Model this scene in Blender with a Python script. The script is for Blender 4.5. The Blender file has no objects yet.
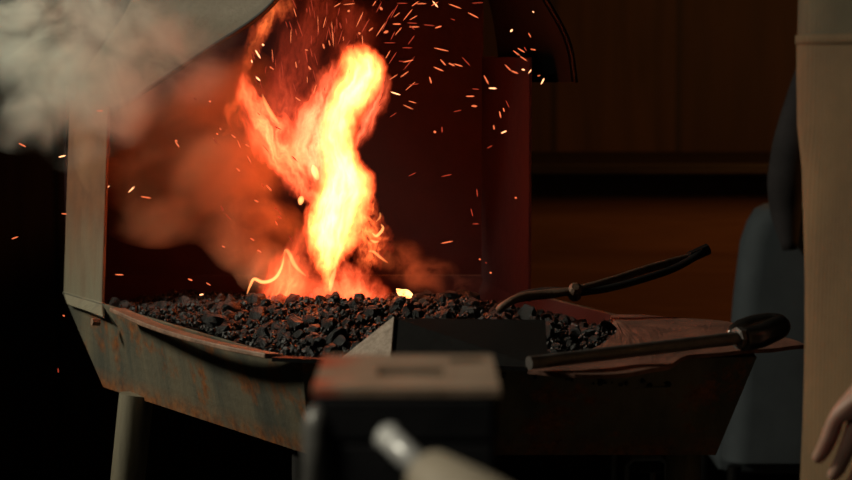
import bpy, bmesh, math, random
from mathutils import Vector, Matrix, Quaternion, noise
R = random.Random(7)
sc = bpy.context.scene
COL = sc.collection
PI = math.pi

# ------------------------------------------------------------------ camera frame
F = 2220.0
CAM = Vector((0, 0, 1.22)); PITCH = math.radians(4.79)
FW = Vector((0, math.cos(PITCH), -math.sin(PITCH))); UP = Vector((0, math.sin(PITCH), math.cos(PITCH))); RT = Vector((1, 0, 0))
def ray(px, py): return FW + RT * ((px - 426) / F) - UP * ((py - 240) / F)
def W(px, py, Y):
    d = ray(px, py); return CAM + d * (Y / d.y)
def H(px, py, Z=0.85):
    d = ray(px, py); return CAM + d * ((Z - CAM.z) / d.z)

# ------------------------------------------------------------------ helpers
def tag(o, label=None, cat=None, group=None, kind=None):
    if label: o['label'] = label
    if cat: o['category'] = cat
    if group: o['group'] = group
    if kind: o['kind'] = kind
    return o
def empty(name, loc, label=None, cat=None, group=None, kind=None):
    o = bpy.data.objects.new(name, None); COL.objects.link(o); o.location = loc
    o.empty_display_size = .05
    return tag(o, label, cat, group, kind)
def mesh_obj(name, verts, faces, m, parent=None, smooth=False):
    """vertices in world coordinates; moved to the parent's frame (parents carry no rotation)"""
    off = Vector((0, 0, 0)); p = parent
    while p is not None: off += p.location; p = p.parent
    me = bpy.data.meshes.new(name)
    me.from_pydata([tuple(Vector(v) - off) for v in verts], [], faces)
    bm = bmesh.new(); bm.from_mesh(me); bmesh.ops.remove_doubles(bm, verts=bm.verts, dist=1e-6)
    bmesh.ops.recalc_face_normals(bm, faces=bm.faces); bm.to_mesh(me); bm.free()
    if smooth:
        for f in me.polygons: f.use_smooth = True
    me.materials.append(m)
    o = bpy.data.objects.new(name, me); COL.objects.link(o)
    if parent: o.parent = parent
    return o
def recenter(o, c):
    c = Vector(c); o.data.transform(Matrix.Translation(-c)); o.location = o.location + c; return o
class MB:
    def __init__(s): s.v = []; s.f = []
    def add(s, v, f):
        n = len(s.v); s.v += [Vector(p) for p in v]; s.f += [[i + n for i in q] for q in f]; return s
    def box(s, c, sz, rot=None):
        c = Vector(c); h = Vector(sz) / 2; v = []
        for x in (-1, 1):
            for y in (-1, 1):
                for z in (-1, 1):
                    p = Vector((x * h.x, y * h.y, z * h.z))
                    if rot: p = rot @ p
                    v.append(c + p)
        return s.add(v, [(0,1,3,2),(4,6,7,5),(0,4,5,1),(2,3,7,6),(0,2,6,4),(1,5,7,3)])
    def tube(s, pts, rad, seg=12, flat=1.0, cap=True):
        pts = [Vector(p) for p in pts]; n = len(pts)
        if not hasattr(rad, '__len__'): rad = [rad] * n
        prev = None; rings = []
        for i, p in enumerate(pts):
            t = (pts[min(i+1, n-1)] - pts[max(i-1, 0)]).normalized()
            if prev is None:
                a = t.orthogonal().normalized()
                if abs(t.z) < .95: a = t.cross(Vector((0,0,1))).normalized()
            else: a = (prev - t * prev.dot(t)).normalized()
            prev = a; b = t.cross(a)
            rings.append([p + (a * math.cos(2*PI*k/seg) + b * math.sin(2*PI*k/seg) * flat) * rad[i] for k in range(seg)])
        v = [q for r in rings for q in r]; f = []
        for i in range(n-1):
            for k in range(seg):
                f.append((i*seg+k, i*seg+(k+1)%seg, (i+1)*seg+(k+1)%seg, (i+1)*seg+k))
        if cap: f += [list(range(seg))[::-1], [(n-1)*seg+k for k in range(seg)]]
        return s.add(v, f)
    def sheet(s, rows, th):
        """rows: grid of points; made into a plate of thickness th along the local normal"""
        nr, nc = len(rows), len(rows[0]); rows = [[Vector(p) for p in r] for r in rows]
        top = []; bot = []
        for i in range(nr):
            for j in range(nc):
                du = rows[min(i+1,nr-1)][j] - rows[max(i-1,0)][j]; dv = rows[i][min(j+1,nc-1)] - rows[i][max(j-1,0)]
                n = du.cross(dv).normalized()
                top.append(rows[i][j] + n*th/2); bot.append(rows[i][j] - n*th/2)
        N = nr*nc; f = []
        for i in range(nr-1):
            for j in range(nc-1):
                a,b,c,d = i*nc+j, i*nc+j+1, (i+1)*nc+j+1, (i+1)*nc+j
                f += [(a,b,c,d), (a+N,d+N,c+N,b+N)]
        for j in range(nc-1):
            f += [(j, j+N, j+1+N, j+1)]; k=(nr-1)*nc; f += [(k+j, k+j+1, k+j+1+N, k+j+N)]
        for i in range(nr-1):
            f += [(i*nc, (i+1)*nc, (i+1)*nc+N, i*nc+N)]; k=nc-1; f += [(i*nc+k, i*nc+k+N, (i+1)*nc+k+N, (i+1)*nc+k)]
        return s.add(top + bot, f)
    def prism(s, poly, z0, z1):
        n = len(poly); v = [(p[0], p[1], z0) for p in poly] + [(p[0], p[1], z1) for p in poly]
        return s.add(v, [list(range(n))[::-1], list(range(n, 2*n))] + [(i, (i+1)%n, (i+1)%n+n, i+n) for i in range(n)])
    def build(s, name, m, parent=None, smooth=False, bevel=0, auto=False):
        o = mesh_obj(name, s.v, s.f, m, parent, smooth)
        if bevel:
            b = o.modifiers.new('bevel', 'BEVEL'); b.width = bevel; b.segments = 2; b.limit_method = 'ANGLE'
        if auto: o.data.set_sharp_from_angle(angle=math.radians(40))
        return o
def curve_pts(pts, n=24):
    """Catmull-Rom through points"""
    pts = [Vector(p) for p in pts]; P = [pts[0]*2 - pts[1]] + pts + [pts[-1]*2 - pts[-2]]; out = []
    m = len(pts) - 1
    for k in range(n+1):
        t = k/n*m; i = min(int(t), m-1); u = t-i; a,b,c,d = P[i:i+4]
        out.append(.5*((2*b) + (c-a)*u + (2*a-5*b+4*c-d)*u*u + (3*b-a-3*c+d)*u*u*u))
    return out

# ------------------------------------------------------------------ materials
class NT:
    def __init__(s, name):
        s.m = bpy.data.materials.new(name); s.m.use_nodes = True; s.t = s.m.node_tree; s.t.nodes.clear()
        s.out = s.t.nodes.new('ShaderNodeOutputMaterial')
    def n(s, typ, ins=None, **kw):
        nd = s.t.nodes.new('ShaderNode' + typ)
        for k, v in kw.items(): setattr(nd, k, v)
        for k, v in (ins or {}).items(): s.set(nd, k, v)
        return nd
    def set(s, nd, k, v):
        sock = nd.inputs[k]
        if isinstance(v, bpy.types.NodeSocket): s.t.links.new(v, sock)
        elif isinstance(v, bpy.types.Node): s.t.links.new(v.outputs[0], sock)
        else:
            if sock.type == 'RGBA' and len(v) == 3: v = (*v, 1)
            sock.default_value = v
    def math(s, op, a, b=None, clamp=False):
        nd = s.n('Math', operation=op, use_clamp=clamp); s.set(nd, 0, a)
        if b is not None: s.set(nd, 1, b)
        return nd.outputs[0]
    def vm(s, op, a, b=None, out=0):
        nd = s.n('VectorMath', operation=op); s.set(nd, 0, a)
        if b is not None: s.set(nd, 1, b)
        return nd.outputs['Value' if op in ('LENGTH','DISTANCE','DOT_PRODUCT') else 'Vector']
    def ramp(s, fac, stops, interp='LINEAR'):
        nd = s.n('ValToRGB'); s.set(nd, 0, fac); cr = nd.color_ramp; cr.interpolation = interp
        cr.elements[0].position = stops[0][0]; cr.elements[1].position = stops[-1][0]
        for p, c in stops[1:-1]: cr.elements.new(p)
        for e, (p, c) in zip(cr.elements, stops): e.color = (*c, 1) if hasattr(c, '__len__') else (c, c, c, 1)
        return nd.outputs['Color']
    def mix(s, fac, a, b, blend='MIX'):
        nd = s.n('Mix', data_type='RGBA', blend_type=blend); s.set(nd, 0, fac); s.set(nd, 6, a); s.set(nd, 7, b); return nd.outputs[2]
    def coord(s, which='Object'): return s.n('TexCoord').outputs[which]
    def noise(s, vec, scale, detail=4, rough=.55, out='Fac', dist=0):
        nd = s.n('TexNoise', {'Vector': vec, 'Scale': scale, 'Detail': detail, 'Roughness': rough, 'Distortion': dist}); return nd.outputs[out]
    def mapv(s, vec, scale=(1,1,1), loc=(0,0,0), rot=(0,0,0)):
        return s.n('Mapping', {'Vector': vec, 'Scale': scale, 'Location': loc, 'Rotation': rot}).outputs[0]
    def surf(s, col, rough=.6, metal=0, bump=None, bstr=.3, bdist=.01, spec=.5, **kw):
        b = s.n('BsdfPrincipled', {'Base Color': col, 'Roughness': rough, 'Metallic': metal, 'Specular IOR Level': spec})
        for k, v in kw.items(): s.set(b, k, v)
        if bump is not None:
            bp = s.n('Bump', {'Strength': bstr, 'Distance': bdist, 'Height': bump}); s.set(b, 'Normal', bp.outputs[0])
        s.t.links.new(b.outputs[0], s.out.inputs[0]); return s.m

def m_steel_painted():
    t = NT('worn painted steel'); c = t.coord('Object')
    streak = t.noise(t.mapv(c, (16, 16, 3), rot=(0, .6, 0)), 1, 5, .6)
    col = t.ramp(streak, [(0, (.035,.038,.030)), (.40, (.075,.076,.058)), (.6, (.15,.13,.085)), (1, (.09,.06,.035))])
    r = t.noise(c, 14, 7, .7); rm = t.ramp(r, [(.52, 0), (.62, 1)])
    fine = t.noise(c, 90, 4, .7)
    rust = t.ramp(fine, [(.3, (.07,.022,.008)), (.55, (.26,.085,.02)), (.75, (.40,.15,.04))])
    # rust creeps in along the bottom edge of the tray
    z = t.n('SeparateXYZ', {0: c}).outputs[2]
    edge = t.n('MapRange', {0: z, 1: -.098, 2: -.127, 3: 0, 4: 1.}).outputs[0]
    e2 = t.math('MULTIPLY', edge, t.ramp(t.noise(c, 40, 4, .7), [(.35, .2), (.6, 1)]), True)
    fac = t.math('MAXIMUM', t.math('MULTIPLY', rm, .85), e2, True)
    return t.surf(t.mix(fac, col, rust), .55, .25, fine, .25, .004)
def m_rusty(name, a, b, c3, rough=.75, scale=25, metal=.1):
    t = NT(name); c = t.coord('Object'); n = t.noise(c, scale, 7, .7); f = t.noise(c, scale*7, 4, .7)
    col = t.ramp(n, [(.3, a), (.5, b), (.72, c3)])
    col = t.mix(.35, col, t.ramp(f, [(.3, a), (.7, c3)]))
    return t.surf(col, rough, metal, f, .4, .004)
def m_post():
    t = NT('post steel with rust tint'); c = t.coord('Object')
    streak = t.noise(t.mapv(c, (60, 60, 3)), 1, 5, .6)
    col = t.ramp(streak, [(.2, (.11,.10,.07)), (.5, (.19,.17,.115)), (.8, (.12,.098,.06))])
    z = t.n('SeparateXYZ', {0: c}).outputs[2]
    warm = t.n('MapRange', {0: t.math('ADD', z, t.math('MULTIPLY', t.noise(t.mapv(c, (25,25,8)), 1, 3), .12)), 1: .06, 2: .20}).outputs[0]
    col = t.mix(t.math('MULTIPLY', warm, .9), col, t.ramp(t.noise(c, 30, 5), [(.3,(.13,.05,.022)),(.7,(.2,.075,.03))]))
    f = t.noise(c, 120, 4, .7)
    return t.surf(col, .6, .2, f, .2, .003)
def m_plain(name, col, rough=.6, metal=0, nscale=20, var=.35, bump=.15, spec=.5, stretch=(1,1,1)):
    t = NT(name); c = t.mapv(t.coord('Object'), stretch); n = t.noise(c, nscale, 5, .6)
    lo = tuple(x*(1-var) for x in col); hi = tuple(min(1, x*(1+var)) for x in col)
    return t.surf(t.ramp(n, [(.3, lo), (.7, hi)]), rough, metal, n, bump, .01, spec)
def m_coal():
    t = NT('coke'); c = t.coord('Object'); oi = t.n('ObjectInfo').outputs['Random']
    n = t.noise(c, 70, 5, .7)
    v = t.n('TexVoronoi', {'Vector': c, 'Scale': 160.}).outputs['Distance']
    col = t.ramp(n, [(.35, (.006,.006,.005)), (.6, (.013,.0125,.011)), (.78, (.07,.069,.063))])
    col = t.mix(t.ramp(oi, [(.92, 0), (1, .4)]), col, (.09,.088,.08))
    return t.surf(col, .52, 0, t.math('ADD', n, v), .8, .004, .5)
def m_glow(name, col, s):
    t = NT(name); b = t.n('Emission', {'Color': col, 'Strength': s}); t.t.links.new(b.outputs[0], t.out.inputs[0]); return t.m
def m_wood(name, a, b, plank=.0, axis=0, rough=.6):
    t = NT(name); c = t.coord('Object')
    sc_ = (14, 14, 1.2) if axis == 0 else (1.2, 14, 14)
    n = t.noise(t.mapv(c, sc_), 1, 6, .6, dist=.6)
    col = t.ramp(n, [(.3, a), (.7, b)])
    bump = n
    if plank:
        x = t.n('SeparateXYZ', {0: c}).outputs[0 if axis == 0 else 2]
        q = t.math('DIVIDE', x, plank); fr = t.math('FRACT', q); fl = t.math('FLOOR', q)
        gap = t.math('GREATER_THAN', fr, .05)
        rnd = t.n('TexWhiteNoise', {'W': fl}, noise_dimensions='1D').outputs[0]
        col = t.mix(rnd, col, t.mix(1, col, (.6,.55,.5), 'MULTIPLY'))
        col = t.mix(gap, (.02,.01,.005), col); bump = t.math('ADD', t.math('MULTIPLY', n, .2), gap)
    return t.surf(col, rough, 0, bump, .5, .01)

M_TRAY = m_steel_painted(); M_POST = m_post()
M_RIM = m_rusty('rusty rim', (.06,.025,.012), (.20,.10,.055), (.36,.24,.16), .6, 18)
M_WING = m_rusty('rusted wing', (.03,.013,.008), (.13,.052,.030), (.26,.11,.065), .75, 16)
M_HOOD = m_rusty('sooty red hood', (.017,.0020,.0030), (.028,.0028,.0040), (.04,.005,.006), .8, 5)
M_CANOPY = m_rusty('canopy sheet', (.075,.062,.044), (.12,.098,.07), (.16,.135,.10), .55, 6, .3)
M_COAL = m_coal()
M_GUARD = m_rusty('gritty guard', (.16,.115,.085), (.38,.30,.235), (.62,.50,.40), .85, 130, 0)
M_BAR = m_plain('forged dark steel', (.11,.095,.085), .45, .3, 40, .4, .2)
M_LOOP = m_plain('polished dark loop', (.07,.062,.055), .28, .8, 30, .3, .1)
M_TONG = m_rusty('brown tongs', (.05,.028,.016), (.12,.07,.042), (.2,.12,.08), .6, 40, .4)
M_BLACK = m_plain('black iron', (.012,.011,.010), .6, .5, 20, .3)

# ------------------------------------------------------------------ forge
FC = Vector((0, 3.1, 0))
forge = empty('forge', FC, 'steel blacksmith forge with open coke tray on legs under a dark red hood', 'forge')
FO = Vector((0, 3.1, .85))   # frame of tray parts (so that material coordinates start at the rim)
ZR, ZB = .85, .722
A, N, M_, R2, S2 = H(62,292), H(302,363), H(757,357), H(737,326), H(617,314)
top = [A, N, M_, R2, S2, Vector((.17,3.42,ZR)), Vector((.10,3.72,ZR)), Vector((-.585,3.72,ZR))]
bot = [H(103,387,ZB), H(310,455,ZB), H(716,455,ZB), Vector((.37,2.93,ZB)), Vector((.22,3.0,ZB)), Vector((.10,3.35,ZB)), Vector((.05,3.62,ZB)), Vector((-.5,3.62,ZB))]
cen = sum(top, Vector())/len(top)
def inset(p, d): q = Vector(p); v = (cen - q); v.z = 0; return q + v.normalized()*d
mb = MB(); n = len(top)
tin = [inset(p, .008) for p in top]; bin_ = [inset(p, .008) + Vector((0,0,.006)) for p in bot]
v = top + bot + tin + bin_
f = []
f = [list(range(n)), list(range(n, 2*n))[::-1]]
mb.add(bot + bin_, f); lining = MB()
for i in range(n):
    j = (i+1) % n; K = 8; g = lambda a, b, c_, d_: [[a.lerp(b, p/K).lerp(c_.lerp(d_, p/K), q/K) for p in range(K+1)] for q in range(K+1)]
    for q, mb_ in ((g(top[i], top[j], bot[i], bot[j]), mb), (g(tin[i], tin[j], bin_[i], bin_[j]), mb), (g(inset(tin[i],.002)-Vector((0,0,.001)), inset(tin[j],.002)-Vector((0,0,.001)), inset(bin_[i],.002), inset(bin_[j],.002)), lining)):
        vv = [p for row in q for p in row]; mb_.add(vv, [(a*(K+1)+b, a*(K+1)+b+1, (a+1)*(K+1)+b+1, (a+1)*(K+1)+b) for a in range(K) for b in range(K)])
    q = [top[i].lerp(top[j], p/8) for p in range(9)] + [tin[i].lerp(tin[j], p/8) for p in range(9)]
    mb.add(q, [(p, p+1, p+10, p+9) for p in range(8)])
def fpart(mb, name, m, origin=FO, **kw):
    o = mb.build(name, m, forge, **kw)
    off = Vector(origin) - FC; o.data.transform(Matrix.Translation(-off)); o.location = off; return o
tray = fpart(mb, 'tray', M_TRAY, bevel=.002)
fpart(lining, 'tray_lining', M_HOOD)['label'] = 'sooty inside face of the tray walls'
# left rim strip, lying on the left wall and standing a little proud of it
outer = curve_pts([H(114,314), H(150,330), H(190,343), H(230,353), H(270,361)], 16)
dirn = (outer[-1]-outer[0]).normalized(); inn = Vector((-dirn.y, dirn.x, 0))
rows = [[p + inn*t + Vector((0,0,.006 - t*.1)) for t in (-.007, .004, .018)] for i, p in enumerate(outer)]
fpart(MB().sheet(rows, .0065), 'rim_strip', M_RIM, bevel=.0015)
outer = [H(272,361.5), H(330,364), H(420,367), H(528,371)]
rows = [[p + Vector((0,t,.003)) for t in (-.004, .006, .016)] for p in outer]
fpart(MB().sheet(rows, .005), 'front_rim', M_BLACK)
# right wing plate
def wp(px, py, dz=0): p = H(px, py, .856+dz); return p
rows = [
 [wp(528,373), wp(528,369), wp(528,365), wp(530,361)],
 [wp(575,376.5), wp(573,371), wp(572,365), wp(570,357)],
 [wp(610,376), wp(606,368), wp(603,360), wp(600,347)],
 [wp(645,372), wp(638,363), wp(630,350), wp(618,330)],
 [wp(668,367), wp(660,355), wp(645,337), wp(612,317)],
 [wp(681,359), wp(678,349), wp(668,333), wp(650,317.5)],
 [wp(693,356), wp(700,347), wp(700,334), wp(688,320)],
 [wp(725,354), wp(727,346), wp(726,336), wp(722,323)],
 [wp(762,351), wp(762,345), wp(760,338), wp(752,330)],
 [wp(806,346.5), wp(803,345), wp(798,343), wp(788,340)]]
cols = [curve_pts([r_[k] for r_ in rows], 45) for k in range(4)]
rows = [[c_ + Vector((0,0,.002*noise.noise(c_*22))) for c_ in curve_pts([cols[k][i] for k in range(4)], 9)] for i in range(46)]
fpart(MB().sheet(rows, .005), 'side_wing', M_WING, bevel=.001)
# post
pA, pB = W(65,292,A.y), H(103,303); tA, tB = W(71,100,A.y), W(109,106,pB.y)
rows = [[pA.lerp(tA, k/8), pA.lerp(tA, k/8).lerp(pB.lerp(tB, k/8), .5), pB.lerp(tB, k/8)] for k in range(9)]
rows.insert(0, [H(68,305,.835), H(86,311,.835), H(104,318,.835)])
post = fpart(MB().sheet(rows, .005), 'post', M_POST, bevel=.001)
for px, py in ((97,322), (84,300)):
    bx = MB(); c = H(px, py, .83); d = Vector((-.89,-.45,.1)).normalized()
    bx.tube([c - d*.004, c + d*.008], .006, 6); fpart(bx, 'bolt', M_RIM)
# hood
zt = 1.36
def wall(a, b, z0, z1, nn=8, th=.004, bulge=0):
    a, b = Vector((*a, 0)), Vector((*b, 0)); out = []
    for i in range(nn+1):
        p = a.lerp(b, i/nn); r = []
        for k in range(7):
            z = z0 + (z1-z0)*k/6; q = p + Vector((0, bulge*math.sin(PI*i/nn)*math.sin(PI*k/6), z)); r.append(q)
        out.append(r)
    return MB().sheet(out, th)
fpart(wall((-.585,3.715), (.095,3.715), .84, zt, 10, bulge=.008), 'hood_back', M_HOOD)
eR = W(530,200,3.40)
fpart(wall((.095,3.715), (eR.x,3.40), .84, 1.215, 6), 'hood_side', M_HOOD)
fpart(wall((-.585,3.715), (A.x+.008,A.y), .84, 1.17, 5), 'hood_side', M_HOOD)
Fc = curve_pts([W(108,114,3.31), W(160,81,3.30), W(215,44.5,3.28), W(250,22,3.265), W(277,-2,3.25), W(325,-60,3.25), W(420,-95,3.28), W(505,-65,3.31), W(547,0,3.33), W(569,42,3.35), W(576,82,3.37)], 44)
Bc = curve_pts([W(71,112,3.5), W(85,75,3.53), W(108,40,3.57), W(125,15,3.60), W(140,-10,3.62), W(200,-75,3.68), W(400,-100,3.72), W(470,-75,3.72), W(492,0,3.72), W(500,42,3.72), W(503,82,3.72)], 44)
fpart(MB().sheet([[a.lerp(b, t) for t in (0, .1, .3, .6, .85, 1)] for a, b in zip(Fc, Bc)], .004), 'canopy', M_CANOPY, smooth=True, auto=True)
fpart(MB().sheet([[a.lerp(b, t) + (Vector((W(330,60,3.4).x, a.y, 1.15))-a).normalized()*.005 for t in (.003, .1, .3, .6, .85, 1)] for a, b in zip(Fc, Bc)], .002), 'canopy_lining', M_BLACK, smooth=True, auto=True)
# rolled dark edge of the canopy
fpart(MB().tube(Fc, .0032, 8), 'canopy_edge', M_BLACK, smooth=True)
# legs
def leg(p0, p1, r):
    d = (p1-p0).normalized()
    fpart(MB().tube([p0, p1], r, 20), 'leg', M_POST if r > .02 else M_BLACK, smooth=True, auto=True)
l0 = H(131,396,.73); leg(Vector((l0.x+.004,l0.y+.03,.728)), Vector((l0.x-.075,l0.y+.01,0)), .025)
l1 = W(301,455,2.80); leg(Vector((l1.x,2.82,.73)), Vector((l1.x-.0,2.80,0)), .013)
l2 = W(686,455,2.80); leg(Vector((l2.x,2.83,.73)), Vector((l2.x+.003,2.80,0)), .0225)
l3 = W(590,455,3.4); leg(Vector((.02,3.55,.725)), Vector((.02,3.62,0)), .022)

# ------------------------------------------------------------------ coke
def heap_z(x, y):
    p = Vector((x, y, 0)); dmin = 9
    for i in range(len(top)):
        a, b = top[i].xy, top[(i+1)%len(top)].xy; ab = b-a; t = max(0, min(1, (p.xy-a).dot(ab)/ab.length_squared))
        dmin = min(dmin, (p.xy-(a+ab*t)).length)
    s = min(1, dmin/.22); s = s*s*(3-2*s)
    z = .854 + .016*s - .09*max(0, y-3.13) + .012*(noise.noise(Vector((x*9, y*9, 0))))*s + .007*noise.noise(Vector((x*28, y*28, 3)))
    # the pile falls away towards the bare right-hand wing
    k = max(0, min(1, (x-.03)/.2)); z -= .022*k
    kf = max(0, min(1, (x+.02)/.1)) * max(0, min(1, (2.86-y)/.1)); z -= .012*kf
    return z
def inside(x, y, m=.004):
    c = False; P = [inset(p, m) for p in top]; j = len(P)-1
    for i in range(len(P)):
        if (P[i].y > y) != (P[j].y > y) and x < (P[j].x-P[i].x)*(y-P[i].y)/(P[j].y-P[i].y)+P[i].x: c = not c
        j = i
    return c
def rock_mesh(seed, sub):
    rr = random.Random(seed); bm = bmesh.new(); bmesh.ops.create_icosphere(bm, subdivisions=sub, radius=1)
    planes = [(Vector((rr.gauss(0,1), rr.gauss(0,1), rr.gauss(0,1))).normalized(), rr.uniform(.55,.85)) for _ in range(9)]
    o = Vector((seed*3.1, 0, 0))
    for v in bm.verts:
        for nrm, d in planes:
            k = v.co.dot(nrm)
            if k > d: v.co -= nrm*(k-d)
        v.co *= 1 + .22*noise.noise(v.co*1.7+o)
        v.co.z *= .8
    return bm
# loose small stuff: one heap
hb = MB()
gx, gy = 90, 80; x0, x1, y0, y1 = -.6, .30, 2.66, 3.71; idx = {}
for i in range(gx+1):
    for j in range(gy+1):
        x = x0+(x1-x0)*i/gx; y = y0+(y1-y0)*j/gy
        if inside(x, y, .012): idx[i,j] = len(hb.v); hb.v.append(Vector((x, y, heap_z(x, y)-.006)))
for (i,j) in list(idx):
    q = [(i,j),(i+1,j),(i+1,j+1),(i,j+1)]
    if all(k in idx for k in q): hb.f.append([idx[k] for k in q])
smalls = []
for s in range(6):
    bm = rock_mesh(50+s, 1); smalls.append(([v.co.copy() for v in bm.verts], [[v.index for v in f.verts] for f in bm.faces])); bm.free()
cnt = 0
while cnt < 7000:
    x = R.uniform(-.58,.30); y = 2.67 + (3.6-2.67)*R.random()**1.5
    if not inside(x, y, .01): continue
    if x > .24 and R.random() < .7: continue
    r = R.uniform(.0025,.0062); vs, fs = R.choice(smalls); q = Quaternion((R.gauss(0,1),R.gauss(0,1),R.gauss(0,1),R.gauss(0,1))).normalized()
    c = Vector((x, y, heap_z(x,y)+R.uniform(-.004,.004)))
    hb.add([q @ v * r + c for v in vs], fs); cnt += 1
recenter(tag(hb.build('coke_heap', M_COAL), 'bed of small dark coke filling the forge tray', 'coke', kind='stuff'), (-.1,3.1,.84))
protos = []
for s in range(8):
    bm = rock_mesh(s, 2); me = bpy.data.meshes.new('coke_lump'); bm.to_mesh(me); bm.free(); me.materials.append(M_COAL); protos.append(me)
placed = []; tries = 0
while len(placed) < 290 and tries < 60000:
    tries += 1
    x = R.uniform(-.50,.27); y = 2.68+ .62*R.random()**1.3
    if not inside(x, y, .018): continue
    r = R.choice((.007,.0085,.010,.012,.014)) * R.uniform(.9,1.15)
    if any((x-a)**2+(y-b)**2 < ((r+c)*.72)**2 for a,b,c in placed): continue
    if 2.70 < y < 2.86 and -.10 < x < .14: continue
    placed.append((x,y,r))
zones = [('dark grey coke lump lying in the forge tray near the left post', 'coke lumps near the left post'),
         ('black coke lump in the heap in front of the flames', 'coke lumps in front of the flames'),
         ('black coke lump in the tray beside the tongs and poker', 'coke lumps beside the tongs')]
for x, y, r in placed:
    o = bpy.data.objects.new('coke_lump', R.choice(protos)); COL.objects.link(o)
    o.location = (x, y, heap_z(x,y)+r*.25); o.scale = (r*R.uniform(.8,1.25), r*R.uniform(.8,1.2), r*R.uniform(.8,1.15))
    o.rotation_euler = (R.uniform(0,6.3), R.uniform(0,6.3), R.uniform(0,6.3))
    px = 426 + x/y*F; z = 0 if px < 230 else (1 if px < 440 else 2)
    tag(o, zones[z][0], 'coke', zones[z][1])
# the white-hot lump right of the fire
bm = rock_mesh(21, 3); me = bpy.data.meshes.new('ember'); bm.to_mesh(me); bm.free()
t = NT('hot coke'); c = t.coord('Object'); nn = t.noise(c, 1.6, 4)
e = t.n('Emission', {'Color': t.ramp(nn, [(.35,(1,.25,.06)),(.55,(1,.6,.2))]), 'Strength': 2.8}); t.t.links.new(e.outputs[0], t.out.inputs[0]); me.materials.append(t.m)
hot = bpy.data.objects.new('glowing_coke_lump', me); COL.objects.link(hot); hot.location = W(403,293,3.06); hot.scale = (.0135,.010,.0085); hot.rotation_euler=(.2,.3,.4)
tag(hot, 'white-hot glowing coke lump on the heap right of the flames', 'coke')
# ------------------------------------------------------------------ guard wedge in front of the coke
T1, F1, L1 = W(395,318,2.68), H(391,366,.852), H(343,359,.852)
T2, F2 = W(545,320,2.68), H(549,370,.852); L2 = F2 + (L1-F1)*1.0 + Vector((.02,.04,0))
gd = empty('coke_guard', ((F1+F2)/2).to_3d())
tag(gd, 'wedge-shaped steel guard, coloured black for its shaded front, with gritty grey end on the front rim of the forge', 'guard')
MB().add([T1,F1,L1,T2,F2,L2], [(0,1,4,3),(0,3,5,2),(1,2,5,4),(3,4,5)]).build('guard_body', M_BLACK, gd)  # shade of the unlit front is put into the black colour
nrm = (F1-T1).cross(L1-T1).normalized()
if nrm.x > 0: nrm = -nrm
MB().add([T1,F1,L1,T1+nrm*.003,F1+nrm*.003,L1+nrm*.003], [(0,2,1),(3,4,5),(0,1,4,3),(1,2,5,4),(2,0,3,5)]).build('end_plate', M_GUARD, gd)['label'] = 'gritty light grey triangular end plate'

# ------------------------------------------------------------------ poker
b0, b1 = H(529,363,.870), H(738,338,.880)
pk = empty('fire_poker', (b0+b1)/2, 'dark round steel poker with a thick curled loop handle resting on the right rim', 'poker')
MB().tube([b0, b0.lerp(b1,.5), b1], [.0078,.008,.008], 20).build('rod', M_BAR, pk, smooth=True, auto=True)
d = (b1-b0).normalized()
MB().tube([b1-d*.003, b1-d*.002, b1+d*.006, b1+d*.007], [.008,.0135,.0135,.008], 8).build('ferrule', M_BAR, pk, smooth=False)
ctrl = [b1+d*.006+Vector((0,0,-.002)), b1+d*.03+Vector((0,-.002,-.001)), b1+d*.050+Vector((0,.004,.003)), b1+d*.062+Vector((.002,.014,.006)), b1+d*.054+Vector((0,.026,.008)), b1+d*.03+Vector((0,.030,.007)), b1+d*.006+Vector((0,.029,.003)), b1-d*.01+Vector((0,.028,.002))]
cp = curve_pts(ctrl, 30)
MB().tube(cp, [.0145]*26+[.013,.012,.010,.007,.004], 16).build('loop_handle', M_LOOP, pk, smooth=True)

# ------------------------------------------------------------------ tongs
tg = empty('blacksmith_tongs', W(575,292,3.02), 'old brown blacksmith tongs lying over the coke with handles raised at the right', 'tongs')
jy = 3.0
u1 = curve_pts([W(497,311,jy), W(508,303,jy), W(522,297,jy+.01), W(548,294,jy+.02), W(576,290,jy+.02), W(610,281,jy+.05), W(650,268,jy+.1), W(698,255,jy+.15)], 26)
u2 = curve_pts([W(503,307,jy+.03), W(522,295,jy+.04), W(546,291,jy+.04), W(576,292,jy+.02), W(605,289,jy+.03), W(640,280,jy+.05), W(675,268,jy+.08), W(703,252,jy+.1)], 26)
rad = [.005]+[.0075]*6+[.0085]*6+[.0075]*13+[.006]
MB().tube(u1, rad, 10, .8).build('lever', M_TONG, tg, smooth=True)
MB().tube(u2, [r*.85 for r in rad], 10, .8).build('lever', M_BLACK, tg, smooth=True)
c = W(575,292,3.02); dd = Vector((0,-.8,.6))
MB().tube([c-dd*.014, c-dd*.010, c+dd*.010, c+dd*.014], [.005,.0095,.0095,.005], 10).build('rivet', M_TONG, tg)
c = W(697,254,3.14)
MB().tube([W(690,257,3.13), W(708,249,3.14)], .0085, 8).build('end_ring', M_BLACK, tg)

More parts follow.
